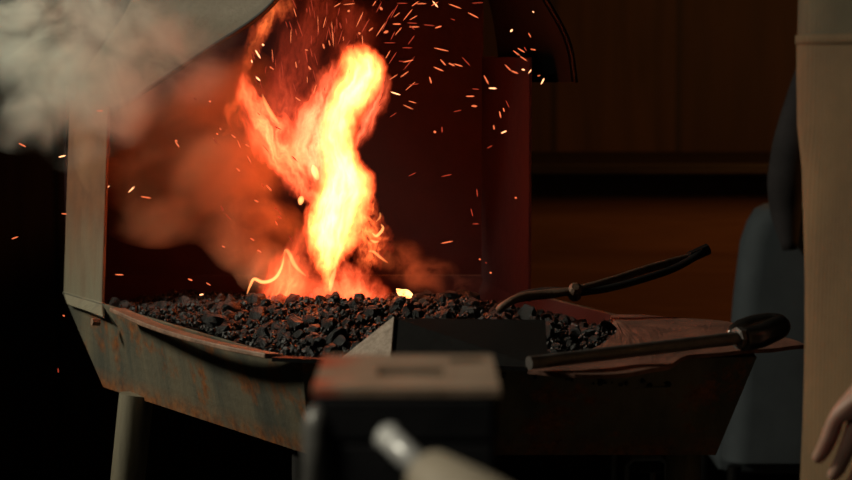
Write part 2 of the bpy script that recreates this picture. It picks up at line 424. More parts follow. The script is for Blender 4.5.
# ------------------------------------------------------------------ vise in the foreground
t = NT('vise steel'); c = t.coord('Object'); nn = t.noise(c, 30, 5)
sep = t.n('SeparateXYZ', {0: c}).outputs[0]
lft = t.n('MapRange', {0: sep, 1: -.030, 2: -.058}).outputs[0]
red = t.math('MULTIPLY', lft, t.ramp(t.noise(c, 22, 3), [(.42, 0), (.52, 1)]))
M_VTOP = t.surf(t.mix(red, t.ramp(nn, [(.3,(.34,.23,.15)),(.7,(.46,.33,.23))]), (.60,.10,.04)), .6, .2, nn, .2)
M_VISE = m_plain('black vise iron', (.018,.018,.019), .5, .3, 25, .3)
M_HILITE = m_plain('steel highlight', (.22,.215,.19), .45, .5, 25, .3)
M_GRIP = m_plain('pale ash grip', (.46,.39,.28), .55, 0, 12, .2)
M_CHROME = m_plain('bright steel', (.75,.75,.70), .3, .2, 12, .1)
vz = 1.22 - .212; vyb, vyf = 1.56, 1.40
vL, vR = W(318,372,1.48).x, W(496,372,1.48).x; vc = (vL+vR)/2; vw = vR-vL
ST = Vector((vc, 1.5, 0))
stand = empty('vise_stand', ST, 'dark timber post stand carrying the blurred vise in the foreground', 'stand')
M_STW = m_wood('dark stand timber', (.02,.014,.01), (.05,.035,.022))
MB().box((vc,1.5,.41), (.16,.18,.74)).build('timber_post', M_STW, stand, bevel=.01)
MB().box((vc,1.5,.02), (.4,.4,.04)).build('base_plate', M_BLACK, stand)
MB().box((vc,1.5,.79), (.2,.22,.02)).build('top_plate', M_BLACK, stand)
vs = empty('bench_vise', (vc,1.5,.80), 'out-of-focus black bench vise with a worn reddish-brown flat top in the foreground', 'vise')
# jaw top: a plate with two cut slots
sl = [(-.020,.025,1.458,1.494), (.030,.053,1.518,1.541)]
xs = sorted({vL-vc, vR-vc, -.020,.025,.030,.053}); ys = sorted({vyf, vyb, 1.458,1.494,1.518,1.541})
mb = MB()
for i in range(len(xs)-1):
    for j in range(len(ys)-1):
        cx, cy = (xs[i]+xs[i+1])/2, (ys[j]+ys[j+1])/2
        if any(a < cx < b and c0 < cy < d0 for a,b,c0,d0 in sl): continue
        mb.box((vc+cx, cy, vz-.0025), (xs[i+1]-xs[i], ys[j+1]-ys[j], .005))
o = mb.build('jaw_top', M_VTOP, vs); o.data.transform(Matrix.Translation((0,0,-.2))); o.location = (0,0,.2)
MB().box((vc,1.48,vz-.071), (vw-.004,.158,.074)).box((vc,1.404,vz-.0205), (vw-.004,.008,.031)).box((vc,1.556,vz-.0205), (vw-.004,.008,.031)).box((vL+.005,1.48,vz-.0205), (.008,.144,.031)).box((vR-.005,1.48,vz-.0205), (.008,.144,.031)).box((vc,1.5,.845),(.13,.17,.09)).build('vise_body', M_VISE, vs, bevel=.004)
MB().tube([(vL+.003,1.402,vz-.012),(vL+.002,1.402,vz-.024),(vL+.001,1.402,vz-.10)], [.004,.008,.009], 14).build('side_highlight', M_HILITE, vs, smooth=True)['label'] = 'steel highlight strip standing in for the lit left face'  # pale added strip: light on the body's left face put into shape and colour
MB().tube([(vc,1.43,.90),(vc,1.30,.90)], .02, 20).build('screw_boss', M_VISE, vs, smooth=True, auto=True)
k0, k1, k2 = W(388,437,1.30), W(424,472,1.26), W(536,560,1.16)
lv = MB().tube([k0, k0.lerp(k1,.25), k1], [.0075,.0078,.0078], 16).build('lever', M_CHROME, vs, smooth=True)
MB().tube([k0-(k1-k0).normalized()*.004, k0, k0+(k1-k0).normalized()*.006], [.004,.009,.004], 14).build('knob', M_CHROME, lv, smooth=True)
MB().tube([k1.lerp(k2,.0), k1.lerp(k2,.06), k1.lerp(k2,.5), k2], [.011,.0165,.024,.028], 20).build('grip', M_GRIP, lv, smooth=True, auto=True)

# ------------------------------------------------------------------ background
M_FLOOR = m_plain('dark concrete floor', (.03,.027,.024), .8, 0, 8, .4)
o = MB().box((0,3.2,-.02), (9,8,.04)).build('floor', M_FLOOR); tag(o, kind='structure', label='dark workshop floor', cat='floor')
M_PLANK = m_wood('reddish wall planks', (.05,.022,.01), (.11,.05,.022), .36)
o = MB().box((0,6.45,1.4), (9,.06,2.9)).build('wall_back', M_PLANK); tag(o, kind='structure', label='dim brown plank wall behind the forge', cat='wall')
YB = 5.4
zt_ = W(600,174,YB).z; zt2 = W(600,163,YB).z
wb = empty('workbench', (1.2,YB+.3,0), 'long brown wooden workbench with dark overhanging top behind the forge', 'workbench')
MB().box((1.2,YB+.30,(zt_+zt2)/2), (3.2,.66,(zt2-zt_))).build('bench_top', m_wood('dark bench top', (.012,.007,.004), (.03,.018,.01), 0, 1), wb, bevel=.004)
M_BF = m_wood('bench front', (.13,.055,.02), (.22,.10,.04), .0, 1)
MB().box((1.2,YB+.34,(zt_+.53)/2), (3.1,.5,zt_-.53)).build('bench_front', M_BF, wb)
for xx in (-.28, 2.68):
    for yy in (.13, .55): MB().box((xx,YB+yy,.265), (.09,.09,.53)).build('leg', M_BF, wb)

# grey chair and dark coat behind the forge on the right
M_GREY = m_plain('blue grey upholstery', (.108,.130,.145), .8, 0, 9, .15)
M_COAT = m_plain('dark coat', (.05,.043,.045), .85, 0, 12, .3)
cy = 4.3
cb = W(760,300,cy)
ch = empty('armchair', (cb.x+.07,cy+.2,0), 'dark blue-grey upholstered chair behind the right end of the forge', 'chair')
rows = []
prof = [(0.0,205),(.1,206),(.2,210)]
ptsL = [(741,222),(730,240),(720,290),(714,350),(709,430),(706,520)]
back = []
zs = [(W(0,207,cy).z,.035),(W(0,212,cy).z,.055),(W(0,225,cy).z,.07),(W(0,245,cy).z,.083),(W(0,300,cy).z,.095),(W(0,360,cy).z,.103),(W(0,430,cy).z,.108),(.42,.115)]
cxx = cb.x + .085
def rbox_rows(z, hw, y0, y1, r=.04, seg=5, ext=.0):
    out = []
    for (sx, sy, a0) in ((1,1,0),(-1,1,90),(-1,-1,180),(1,-1,270)):
        for k in range(seg+1):
            a = math.radians(a0+90*k/seg); xx = sx*(hw-r) + r*math.cos(a); yy = (y1-r if sy>0 else y0+r) + r*math.sin(a)
            out.append(Vector((cxx+xx, yy, z)))
    return out
rings = [rbox_rows(z, hw+.03, cy, cy+.13) for z, hw in zs]; sg = len(rings[0])
v = [p for r in rings for p in r]; f = [(i*sg+k, i*sg+(k+1)%sg, (i+1)*sg+(k+1)%sg, (i+1)*sg+k) for i in range(len(rings)-1) for k in range(sg)]
f += [list(range(sg))[::-1], [(len(rings)-1)*sg+k for k in range(sg)]]
MB().add(v, f).build('backrest', M_GREY, ch, smooth=True, auto=True)
MB().box((cxx,cy+.35,.42), (.30,.44,.1)).build('seat', M_GREY, ch, bevel=.03)
for sx in (-1,1):
    for yy in (cy+.08, cy+.53):
        MB().tube([(cxx+sx*.12,yy,.40),(cxx+sx*.13,yy,0)], .014, 12).build('leg', M_BLACK, ch, smooth=True, auto=True)
# coat hanging over the chair's back
k = [W(806,70,cy-.02), W(800,100,cy-.02), W(792,140,cy-.03), W(786,180,cy-.03), W(786,212,cy-.02), W(790,250,cy-.03)]
kr = [.02,.028,.036,.036,.03,.012]
cc = MB().tube(curve_pts(k, 24), [kr[min(5,int(i/4.9))]*(1-(i/4.9%1)) + kr[min(5,int(i/4.9)+1)]*(i/4.9%1) for i in range(25)], 16).build('coat', M_COAT, smooth=True)
tag(recenter(cc, k[4]), 'dark coat bundled over the grey chair beside the tan apron', 'coat')

# pale-rimmed bin below the tray
by = 3.55
q = [W(627,520,by), W(627,466,by), W(633,459,by), W(660,458,by), W(667,464,by), W(668,520,by)]
bs = empty('stool', Vector(((q[0].x+q[-1].x)/2, by+.12, 0)), 'small stool with a pale metal frame under the forge between its right legs', 'stool')
M_PALE = m_plain('pale grey tube', (.22,.22,.2), .5, .3, 12, .2)
for yy in (0,.24):
    pts = curve_pts([Vector((q[0].x-.02, by+yy, 0))] + [p+Vector((0,yy,0)) for p in q[1:-1]] + [Vector((q[-1].x+.02, by+yy, 0))], 30)
    MB().tube([Vector((q[0].x-.01, by+yy, 0))]+[p+Vector((0,yy,0)) for p in q[1:-1]]+[Vector((q[-1].x+.01, by+yy, 0))], .0045, 10).build('frame', M_PALE, bs, smooth=True)
MB().box(((q[1].x+q[4].x)/2, by+.12, q[3].z-.015), (abs(q[4].x-q[1].x)-.008,.24,.02)).build('seat', M_BLACK, bs, bevel=.005)

# ------------------------------------------------------------------ person on the right
PX, PY = .567, 2.34
per = empty('person', (PX,PY,0), 'person in olive shirt and tan apron standing at the right edge beside the forge', 'person')
def skin(name, verts, edges, radii, m, sub=2, root=0, flat=None):
    me = bpy.data.meshes.new(name); me.from_pydata([tuple(Vector(v)) for v in verts], edges, [])
    o = bpy.data.objects.new(name, me); COL.objects.link(o)
    sm = o.modifiers.new('skin', 'SKIN'); sm.use_smooth_shade = True
    for i, sv in enumerate(me.skin_vertices[0].data):
        r = radii[i]; sv.radius = r if hasattr(r, '__len__') else (r, r); sv.use_root = (i == root)
    s = o.modifiers.new('sub', 'SUBSURF'); s.levels = s.render_levels = sub
    dg = bpy.context.evaluated_depsgraph_get(); ev = o.evaluated_get(dg); nm = bpy.data.meshes.new_from_object(ev)
    o.modifiers.clear(); o.data = nm; bpy.data.meshes.remove(me); nm.materials.clear(); nm.materials.append(m)
    for p in nm.polygons: p.use_smooth = True
    o.parent = per; return o
t = NT('skin'); c = t.coord('Object'); nn = t.noise(c, 25, 4)
M_SKIN = t.surf(t.ramp(nn, [(.3,(.46,.26,.19)),(.7,(.58,.36,.27))]), .5, 0, nn, .08, .005, **{'Subsurface Weight': .1})
def cloth(name, col, sc_=350):
    t = NT(name); c = t.coord('Object'); wv = t.n('TexWave', {'Vector': c, 'Scale': 120., 'Distortion': 1.}).outputs['Fac']; nn = t.noise(c, 7, 5, .6)
    lo = tuple(x*.75 for x in col); hi = tuple(x*1.2 for x in col)
    return t.surf(t.ramp(nn, [(.3, lo), (.7, hi)]), .85, 0, t.math('ADD', t.math('MULTIPLY', wv, .15), nn), .35, .01)
M_APRON = cloth('tan canvas', (.19,.115,.052)); M_SHIRT = cloth('olive shirt', (.125,.095,.05)); M_TROU = cloth('brown trousers', (.06,.045,.035)); M_BOOT = cloth('black boots', (.02,.018,.016))
M_HAIR = m_plain('brown hair', (.04,.022,.012), .6, 0, 30, .3)
# facing -x (towards the forge); local y: left/right of the body. near arm (y<0) hangs in front of the apron's side
V = [(0,0,.96),(0,0,1.12),(0,0,1.32),(.01,0,1.46),(0,0,1.56),(-.005,0,1.64),(-.01,0,1.74),
     (.01,-.17,1.44),(.05,-.24,1.17),(-.095,-.235,1.00),
     (.01,.17,1.44),(.06,.25,1.17),(.05,.24,.93),
     (0,-.09,.90),(.0,-.10,.50),(.02,-.10,.10),(-.12,-.10,.045),
     (0,.09,.90),(-.02,.10,.50),(.02,.10,.10),(-.12,.10,.045),
     (-.119,-.235,.955),(.045,.24,.88)]
E = [(0,1),(1,2),(2,3),(3,4),(4,5),(5,6),(3,7),(7,8),(8,9),(3,10),(10,11),(11,12),(0,13),(13,14),(14,15),(15,16),(0,17),(17,18),(18,19),(19,20),(9,21),(12,22)]
rd = [.105,.10,.11,.085,.052,(.07,.085),(.062,.08),.058,.042,.027,.058,.042,.027,.085,.058,.042,.035,.085,.058,.042,.035,.018,.018]
body = skin('body', V, E, rd, M_SKIN)
def hand(w, s, down, fwd, side):
    """palm and five bent fingers as one skinned mesh, rooted in the wrist"""
    w, down, fwd, side = Vector(w), Vector(down).normalized(), Vector(fwd).normalized(), Vector(side).normalized()
    vs = [w-down*.06, w+down*.045, w+down*.075]; ed = [(0,1),(1,2)]; rr = [(.021,.021),(.036,.015),(.036,.014)]
    for i, (off, ln) in enumerate(((-.030,.068),(-.010,.078),(.010,.073),(.029,.058))):
        b = len(vs); p = w+down*.082+fwd*off
        vs += [p, p+down*ln*.45+side*.008, p+down*ln*.78+side*.024, p+down*ln*.92+side*.04]; ed += [(2,b),(b,b+1),(b+1,b+2),(b+2,b+3)]
        rr += [.0095,.009,.008,.0065]
    b = len(vs); vs += [w+down*.025-fwd*.035+side*.008, w+down*.055-fwd*.055+side*.018, w+down*.08-fwd*.056+side*.028]
    ed += [(0,b),(b,b+1),(b+1,b+2)]; rr += [.013,.010,.008]
    return skin('hand', vs, ed, rr, M_SKIN, 2, 0)
hand((-.124,-.235,.950), 1, (-.25,-.0,-1), (-1,0,.25), (0,1,0))
hand((.045,.24,.875), 1, (-.1,0,-1), (-1,0,.4), (0,-1,0))
# clothes
skin('shirt', [V[0],V[1],V[2],V[3],(.01,0,1.51),V[7],V[8],(-.0,-.237,1.09),V[10],V[11],(.057,.245,1.08)], [(0,1),(1,2),(2,3),(3,4),(3,5),(5,6),(6,7),(3,8),(8,9),(9,10)],
     [.118,.118,.125,.10,.062,.07,.055,.045,.07,.055,.045], M_SHIRT)
skin('trousers', [V[0],V[13],V[14],(.02,-.10,.14),V[17],V[18],(.02,.10,.14)], [(0,1),(1,2),(2,3),(0,4),(4,5),(5,6)], [.115,.09,.072,.06,.09,.072,.06], M_TROU)
for s in (-1,1):
    skin('boot', [(.03,s*.10,.16),(.025,s*.10,.06),(-.06,s*.10,.045),(-.15,s*.10,.035)], [(0,1),(1,2),(2,3)], [.055,.05,.045,.036], M_BOOT)
skin('hair', [(.03,0,1.68),(.025,0,1.75),(-.02,0,1.80)], [(0,1),(1,2)], [(.06,.07),(.075,.085),(.05,.065)], M_HAIR)
for s in (-1,1):
    skin('ear', [(-.0,s*.083,1.68),(.005,s*.088,1.70)], [(0,1)], [(.012,.006),(.014,.006)], M_SKIN)
    skin('eye', [(-.083,s*.03,1.695),(-.085,s*.03,1.697)], [(0,1)], [.011,.009], m_plain('eye', (.5,.48,.45), .3))
skin('nose', [(-.082,0,1.70),(-.098,0,1.675),(-.105,0,1.66)], [(0,1),(1,2)], [.009,.011,.012], M_SKIN)
skin('mouth', [(-.082,-.022,1.628),(-.088,0,1.63),(-.082,.022,1.628)], [(0,1),(1,2)], [.005,.007,.005], m_plain('lips', (.35,.13,.1), .5))
# apron: a curved sheet wrapped round the front, with a stitched waist hem
edge_x = W(806,200,PY-.02).x - PX
def apron_rows(zs, grow=0):
    out = []
    for z in zs:
        r = []; xx = edge_x + (.004 if z < 1.1 else 0) + .004*math.sin(z*9)
        for k in range(17):
            a = (-1.25 + 2.5*k/16) * (1 - .5*max(0, z-1.25)/.19); rx = -xx; ry = .205 + .02*max(0, 1.0-z)
            fold = .004*math.sin(a*9+z*3)
            r.append(Vector((PX-(rx+grow+fold)*math.cos(a), PY+(ry+grow)*math.sin(a), z)))
        out.append(r)
    return MB().sheet(out, .004)
apron_rows([.50+(1.235-.50)*k/16 for k in range(17)]).build('apron', M_APRON, per, smooth=True, auto=True)
apron_rows([1.230,1.235,1.240], .0015).build('apron_hem', M_APRON, per, smooth=True)
apron_rows([1.236+(1.44-1.236)*k/5 for k in range(6)], -.001).build('apron_bib', M_SHIRT, per, smooth=True, auto=True)['label'] = 'olive bib above the waist seam'

# ------------------------------------------------------------------ fire
fire_c = W(330,296,3.22)
fire = empty('fire', fire_c, 'tall yellow and orange fire blazing out of the coke under the hood', 'fire')
HOT, COOL = (1,.205,.042), (1,.075,.02)
def flame(name, pts, strength, depth=.7, Y=3.22, wob=.02, streak=1.0, hot=HOT, cool=COOL, seed=0, soft=(0.,1.), fq=(75,75,14)):
    """pts: (px, py, half-width px, weight) from bottom to top; a tongue of glowing gas whose glow fades towards its skin"""
    P = [(W(x, y, Y), w*Y/F, k) for x, y, w, k in pts]; P.sort(key=lambda q: q[0].z)
    off = fire_c; z0, z1 = P[0][0].z, P[-1][0].z
    xs_ = [q[0].x for q in P]; xm, xM = min(xs_)-.001, max(xs_)+.001; rM = max(q[1] for q in P)
    # hull
    cps = []; steps = 20
    for i in range(len(P)-1):
        for s in range(4):
            u = s/4; cps.append((P[i][0].lerp(P[i+1][0], u), P[i][1]*(1-u)+P[i+1][1]*u))
    cps.append((P[-1][0], P[-1][1]))
    rings = []
    for p, r in [(cps[0][0]-Vector((0,0,.012)), .002)] + cps + [(cps[-1][0]+Vector((0,0,.014)), .002)]:
        rr = r*1.05 + wob*.45
        rings.append([Vector((p.x+rr*math.cos(a*PI/8), Y+rr*depth*math.sin(a*PI/8), p.z)) for a in range(16)])
    v = [q for r in rings for q in r]; nn = len(rings)
    f = [(i*16+k, i*16+(k+1)%16, (i+1)*16+(k+1)%16, (i+1)*16+k) for i in range(nn-1) for k in range(16)] + [list(range(16))[::-1], [(nn-1)*16+k for k in range(16)]]
    t = NT(name); c = t.coord('Object')
    dist = t.n('TexNoise', {'Vector': t.mapv(c, (1,.4,.6), loc=(seed*3.7, seed, 0)), 'Scale': 30., 'Detail': 4., 'Roughness': .62}).outputs['Color']
    c2 = t.vm('ADD', c, t.vm('MULTIPLY', t.vm('SUBTRACT', dist, (.5,.5,.5)), (wob*2.2,)*3))
    s = t.n('SeparateXYZ', {0: c2})
    zz = t.n('MapRange', {0: s.outputs[2], 1: z0-off.z, 2: z1-off.z}).outputs[0]
    st = [((q[0].z-z0)/(z1-z0), ((q[0].x-xm)/(xM-xm), q[1]/rM, q[2])) for q in P]
    rp = t.ramp(zz, st, 'EASE' if len(st) < 4 else 'LINEAR'); sr = t.n('SeparateColor', {0: rp})
    cx = t.n('MapRange', {0: sr.outputs[0], 1: 0, 2: 1, 3: xm-off.x, 4: xM-off.x}).outputs[0]
    dx = t.math('SUBTRACT', s.outputs[0], cx); dy = t.math('DIVIDE', t.math('SUBTRACT', s.outputs[1], Y-off.y), depth)
    rr = t.math('MULTIPLY', sr.outputs[1], rM)
    dd = t.math('DIVIDE', t.math('SQRT', t.math('ADD', t.math('MULTIPLY', dx, dx), t.math('MULTIPLY', dy, dy))), rr)
    fall = t.n('MapRange', {0: dd, 1: soft[0], 2: soft[1], 3: 1., 4: 0.}, interpolation_type='SMOOTHSTEP').outputs[0]
    # ends fade
    endf = t.math('MULTIPLY', t.n('MapRange', {0: zz, 1: 0., 2: .06}).outputs[0], t.n('MapRange', {0: zz, 1: 1., 2: .93}).outputs[0])
    sv = t.n('CombineXYZ', {0: dx, 1: dy, 2: s.outputs[2]}).outputs[0]
    fq = (fq[0]*1.7, fq[1]*.3, fq[2]*1.2)
    sn = t.noise(t.mapv(sv, fq, loc=(seed*5,0,0)), 1, 5, .62)
    sf = t.ramp(sn, [(.36, max(0, 1-streak)), (.64, 1)])
    k = t.math('MULTIPLY', t.math('MULTIPLY', fall, sf), t.math('MULTIPLY', sr.outputs[2], endf))
    col = t.mix(t.math('POWER', k, .6, True), cool, hot)
    em = t.n('Emission', {'Color': col, 'Strength': t.math('MULTIPLY', k, strength)})
    ab = t.n('VolumeAbsorption', {'Color': (.5,.4,.3), 'Density': .05})
    ad = t.n('AddShader', {0: em, 1: ab}); t.t.links.new(ad.outputs[0], t.out.inputs['Volume'])
    t.m.cycles.volume_step_rate = .35 if rM < .03 else .45
    return mesh_obj(name, v, f, t.m, fire, True)
flame('flame_core', [(325,296,4,.7),(328,280,8,1),(330,262,18,1),(331,242,30,1),(336,218,34,1),(343,194,36,1),(346,172,33,1),(338,150,25,1),(337,130,24,1),(343,108,25,1),(354,88,29,1),(364,70,29,1),(363,57,25,.95),(356,44,15,.7)], 560, .75, streak=.62, wob=.017, seed=1, soft=(.2,1.), fq=(60,60,16))
flame('flame_core', [(314,268,7,.5),(316,248,15,1),(319,228,19,1),(326,203,20,1),(330,182,14,.8),(328,165,8,.5)], 330, .7, streak=.9, wob=.02, seed=11, soft=(.1,1.), fq=(90,90,22), Y=3.19)
flame('flame_tongue', [(322,215,10,.4),(312,195,18,.6),(298,175,24,.8),(284,155,30,1),(272,138,32,1),(264,120,28,1),(254,104,20,.9),(246,88,13,.7),(240,70,8,.4)], 170, .8, wob=.026, streak=.95, seed=2, Y=3.24, fq=(85,85,15), hot=(1,.18,.06))
flame('flame_tongue', [(318,190,16,.8),(316,165,30,1),(314,140,34,1),(318,115,32,.9),(324,92,24,.8),(330,75,17,.6),(336,58,10,.35)], 190, .8, wob=.024, streak=.85, seed=3, Y=3.25, fq=(95,95,12), hot=(1,.17,.07))
flame('flame_tongue', [(300,185,22,.4),(292,160,42,.6),(285,135,48,.7),(282,110,44,.6),(280,85,34,.4),(280,60,20,.2)], 40, .6, wob=.035, streak=.9, seed=12, Y=3.28, fq=(60,60,9), hot=(1,.14,.05), cool=(1,.07,.025))
flame('flame_tongue', [(356,150,8,.6),(364,132,13,.9),(373,112,15,1),(381,90,13,.9),(383,72,8,.6)], 170, .7, wob=.014, streak=.9, seed=4, Y=3.21, hot=(1,.17,.07))
flame('flame_tongue', [(366,272,10,.3),(370,256,20,.7),(371,240,23,1),(370,225,20,1),(366,210,14,.7),(368,192,10,.6),(364,175,8,.4)], 180, .7, wob=.026, streak=1, seed=5, Y=3.2, fq=(95,95,70))
flame('flame_tongue', [(282,302,36,.6),(288,286,34,1),(292,270,28,.9),(294,255,18,.6),(302,240,14,.5),(312,220,12,.5)], 130, .8, wob=.018, streak=.7, seed=6, Y=3.2, hot=(1,.16,.05))
flame('flame_tongue', [(350,300,46,.7),(352,288,42,.9),(350,276,30,.7),(344,260,14,.3)], 110, .8, wob=.028, streak=.85, seed=7, Y=3.19, fq=(50,50,40), hot=(1,.15,.05))
flame('flame_tongue', [(318,300,60,.5),(318,290,56,.6),(318,278,30,.3)], 60, .5, wob=.02, streak=.6, seed=13, Y=3.16, fq=(40,40,50), hot=(1,.15,.05))
flame('flame_tongue', [(244,135,8,.4),(236,115,12,.7),(238,95,11,.6),(244,75,8,.5),(250,50,12,.7),(262,26,16,.9),(280,6,19,1),(292,-14,10,.5)], 75, .7, wob=.03, streak=1., seed=8, Y=3.28, fq=(110,110,14))
flame('flame_tongue', [(290,110,24,.5),(298,85,34,.8),(300,60,36,.9),(305,35,36,.9),(312,10,32,.7),(320,-15,18,.4)], 12, .8, wob=.03, streak=1., seed=9, Y=3.3, fq=(130,130,12), hot=(1,.1,.04))
flame('flame_tongue', [(345,70,14,.5),(350,45,30,.8),(352,20,34,.7),(350,0,28,.4)], 13, .8, wob=.03, streak=1., seed=10, Y=3.28, fq=(150,150,14), hot=(1,.1,.04))
# bright licks: thin filaments of glowing gas
def lick(pts, rad, strength, Y=3.17, col=(1,.32,.09)):
    p = curve_pts([W(x, y, Y) for x, y in pts], 22)
    rr = [max(.0004, rad*Y/F*math.sin(PI*(.04+.92*i/22))**.6) for i in range(23)]
    t = NT('lick'); em = t.n('Emission', {'Color': col, 'Strength': strength}); ab = t.n('VolumeAbsorption', {'Density': .05})
    ad = t.n('AddShader', {0: em, 1: ab}); t.t.links.new(ad.outputs[0], t.out.inputs['Volume'])
    return MB().tube(p, rr, 10).build('flame_lick', t.m, fire, smooth=True)
lick([(247,294),(250,286),(254,279),(262,282),(270,281),(277,276),(282,266),(284,256)], 2.0, 420)
lick([(284,256),(286,250),(290,255),(294,264),(299,270),(306,276)], 2.2, 170)
lick([(372,233),(376,236),(380,233),(383,228),(381,224)], 1.7, 400)
lick([(370,240),(375,242),(379,241)], 1.4, 300)
lick([(376,222),(380,217),(380,212)], 1.2, 200)
lick([(368,251),(374,252),(380,257),(388,263)], 1.6, 200)
lick([(318,180),(315,172),(313,165)], 4, 200)
lick([(300,205),(301,200),(302,196)], 3.2, 330)
lick([(262,94),(267,106),(273,116),(279,124)], 2.2, 170)
lick([(330,292),(332,280),(336,268)], 2.6, 200)

# light given off by the flames
def flame_lamp(px, py, Y, power, col, rad=.02):
    l = bpy.data.lights.new('fire_glow', 'POINT'); l.energy = power; l.color = col; l.shadow_soft_size = rad
    o = bpy.data.objects.new('fire_glow', l); COL.objects.link(o); o.location = W(px, py, Y); return o
flame_lamp(346, 205, 3.22, .14, (1,.2,.05), .022)
flame_lamp(345, 110, 3.22, .08, (1,.2,.05), .022)
flame_lamp(284, 140, 3.24, .05, (1,.2,.05), .004)

# ------------------------------------------------------------------ smoke
def smoke(name, blobs, dens, label, seed, Yoff=0, wob=.05, freq=9, low=.42, high=.62, parent=None, step=1.0, col=(.94,.96,.86), emis=None):
    """blobs: (px, py, Y, rx px, ry px, depth m, weight)"""
    B = [(W(x, y, Y), Vector((rx*Y/F, dy, ry*Y/F)), w) for x, y, Y, rx, ry, dy, w in blobs]
    c0 = sum((b[0] for b in B), Vector())/len(B)
    bm = bmesh.new()
    for p, r, w in B:
        ret = bmesh.ops.create_icosphere(bm, subdivisions=3, radius=1)
        for v in ret['verts']: v.co = Vector((v.co.x*(r.x*.92), v.co.y*(r.y*.95), v.co.z*(r.z*.92))) + p - c0
    me = bpy.data.meshes.new(name); bm.to_mesh(me); bm.free()
    o = bpy.data.objects.new(name, me); COL.objects.link(o)
    rm = o.modifiers.new('r', 'REMESH'); rm.mode = 'VOXEL'; rm.voxel_size = .012
    ev = o.evaluated_get(bpy.context.evaluated_depsgraph_get()); nm = bpy.data.meshes.new_from_object(ev); o.modifiers.clear(); o.data = nm
    o.location = c0
    t = NT(name); c = t.coord('Object')
    dn = t.n('TexNoise', {'Vector': t.mapv(c, loc=(seed,0,seed)), 'Scale': 7., 'Detail': 2., 'Roughness': .5}).outputs['Color']
    c2 = t.vm('ADD', c, t.vm('MULTIPLY', t.vm('SUBTRACT', dn, (.5,.5,.5)), (wob*2,)*3))
    tot = None
    for p, r, w in B:
        q = t.vm('LENGTH', t.vm('DIVIDE', t.vm('SUBTRACT', c2, tuple(p-c0)), tuple(r)))
        g = t.n('MapRange', {0: q, 1: 0., 2: 1., 3: w*1.25, 4: 0.}, interpolation_type='SMOOTHSTEP').outputs[0]
        tot = g if tot is None else t.math('ADD', tot, g)
    sn = t.noise(t.mapv(c2, (1,1,1.2), loc=(0,seed,0)), freq, 5, .58, dist=.4)
    sf = t.ramp(sn, [(low, 0), (high, 1)])
    k = t.math('MULTIPLY', t.math('MULTIPLY', t.math('MINIMUM', tot, 1.3), sf), dens)
    pv = t.n('VolumePrincipled', {'Color': col, 'Density': k, 'Anisotropy': 0.})
    t.t.links.new(pv.outputs[0], t.out.inputs['Volume']); t.m.cycles.volume_step_rate = step
    nm.materials.clear(); nm.materials.append(t.m)
    return tag(o, label, 'smoke', kind='stuff')
smoke('smoke', [(40,45,3.2,80,95,.10,1.1),(120,20,3.15,90,70,.10,.7),(30,-5,3.2,70,60,.1,1.1),(80,95,3.2,75,55,.09,.9),(170,60,3.15,95,60,.08,.6),(20,120,3.2,50,40,.07,.7),(120,110,3.18,60,45,.08,.6),(75,150,3.2,45,28,.06,.25),(105,95,3.12,60,48,.06,.8)],
      24, 'pale grey-green smoke billowing past the left post and hood corner', 2.3, wob=.08, freq=11, low=.36, high=.66)
smoke('fire_tinted_smoke', [(150,150,3.36,85,80,.10,.9),(190,115,3.36,85,70,.10,1.),(210,180,3.34,75,65,.10,1.),(255,235,3.32,60,50,.08,1.),(160,215,3.34,70,38,.08,.7),(240,90,3.38,50,50,.08,.7),(275,275,3.28,45,28,.05,1.),(255,160,3.34,50,60,.08,.9)],
      34, 'brown smoke with firelight orange in its colour drifting left of the flames in front of the hood', 5.1, wob=.09, freq=14, low=.30, high=.74, col=(.92,.60,.36))  # orange of the firelight is put into the scatter colour
smoke('thin_smoke', [(430,275,3.24,36,24,.04,.9),(400,262,3.24,30,30,.04,.5),(460,288,3.24,34,16,.04,.6)],
      30, 'thin reddish smoke above the coke right of the flames', 8.4, wob=.02, freq=24, low=.42, high=.62, col=(.9,.6,.4))

# ------------------------------------------------------------------ sparks
M_SP = [m_glow('spark bright', (1,.42,.18), 2.6), m_glow('spark orange', (1,.2,.07), 1.1), m_glow('spark red', (1,.11,.05), .40)]
def sp_mesh(m):
    b = MB(); b.tube([(0,0,-1),(0,0,-.55),(0,0,.45),(0,0,1)], [.12,.85,1.,.1], 6); o = bpy.data.meshes.new('spark')
    o.from_pydata([tuple(v) for v in b.v], [], b.f); o.materials.append(m); return o
SPM = [sp_mesh(m) for m in M_SP]
zl = {'L': ('tiny orange spark flying in the dark beside the left post', 'sparks left of the post'),
      'S': ('tiny glowing spark drifting in the orange smoke left of the fire', 'sparks in the smoke'),
      'T': ('streaking red-orange spark shooting up above the flames', 'sparks above the flames'),
      'R': ('small glowing spark against the dark red hood right of the flames', 'sparks right of the flames')}
def spark(x0_, y0_, x1_, y1_, w=1.1, m=1, Y=None):
    Y = Y or R.uniform(3.05,3.35)
    a, b = W(x0_, y0_, Y), W(x1_, y1_, Y+R.uniform(-.01,.01)); c = (a+b)/2; d = b-a
    o = bpy.data.objects.new('spark', SPM[m]); COL.objects.link(o); o.location = c
    o.rotation_mode = 'QUATERNION'; o.rotation_quaternion = d.to_track_quat('Z','Y')
    r = w*.5*Y/F*.8; o.scale = (r, r, max(d.length/2, r))
    mx = (x0_+x1_)/2; my = (y0_+y1_)/2
    z = 'L' if mx < 108 else ('S' if mx < 235 else ('T' if my < 125 and mx < 392 else 'R'))
    tag(o, zl[z][0], 'spark', zl[z][1])
def crop(ox, oy, s, lst):
    for x0_, y0_, x1_, y1_, w, m in lst: spark(ox+x0_/s, oy+y0_/s, ox+x1_/s, oy+y1_/s, w, m)
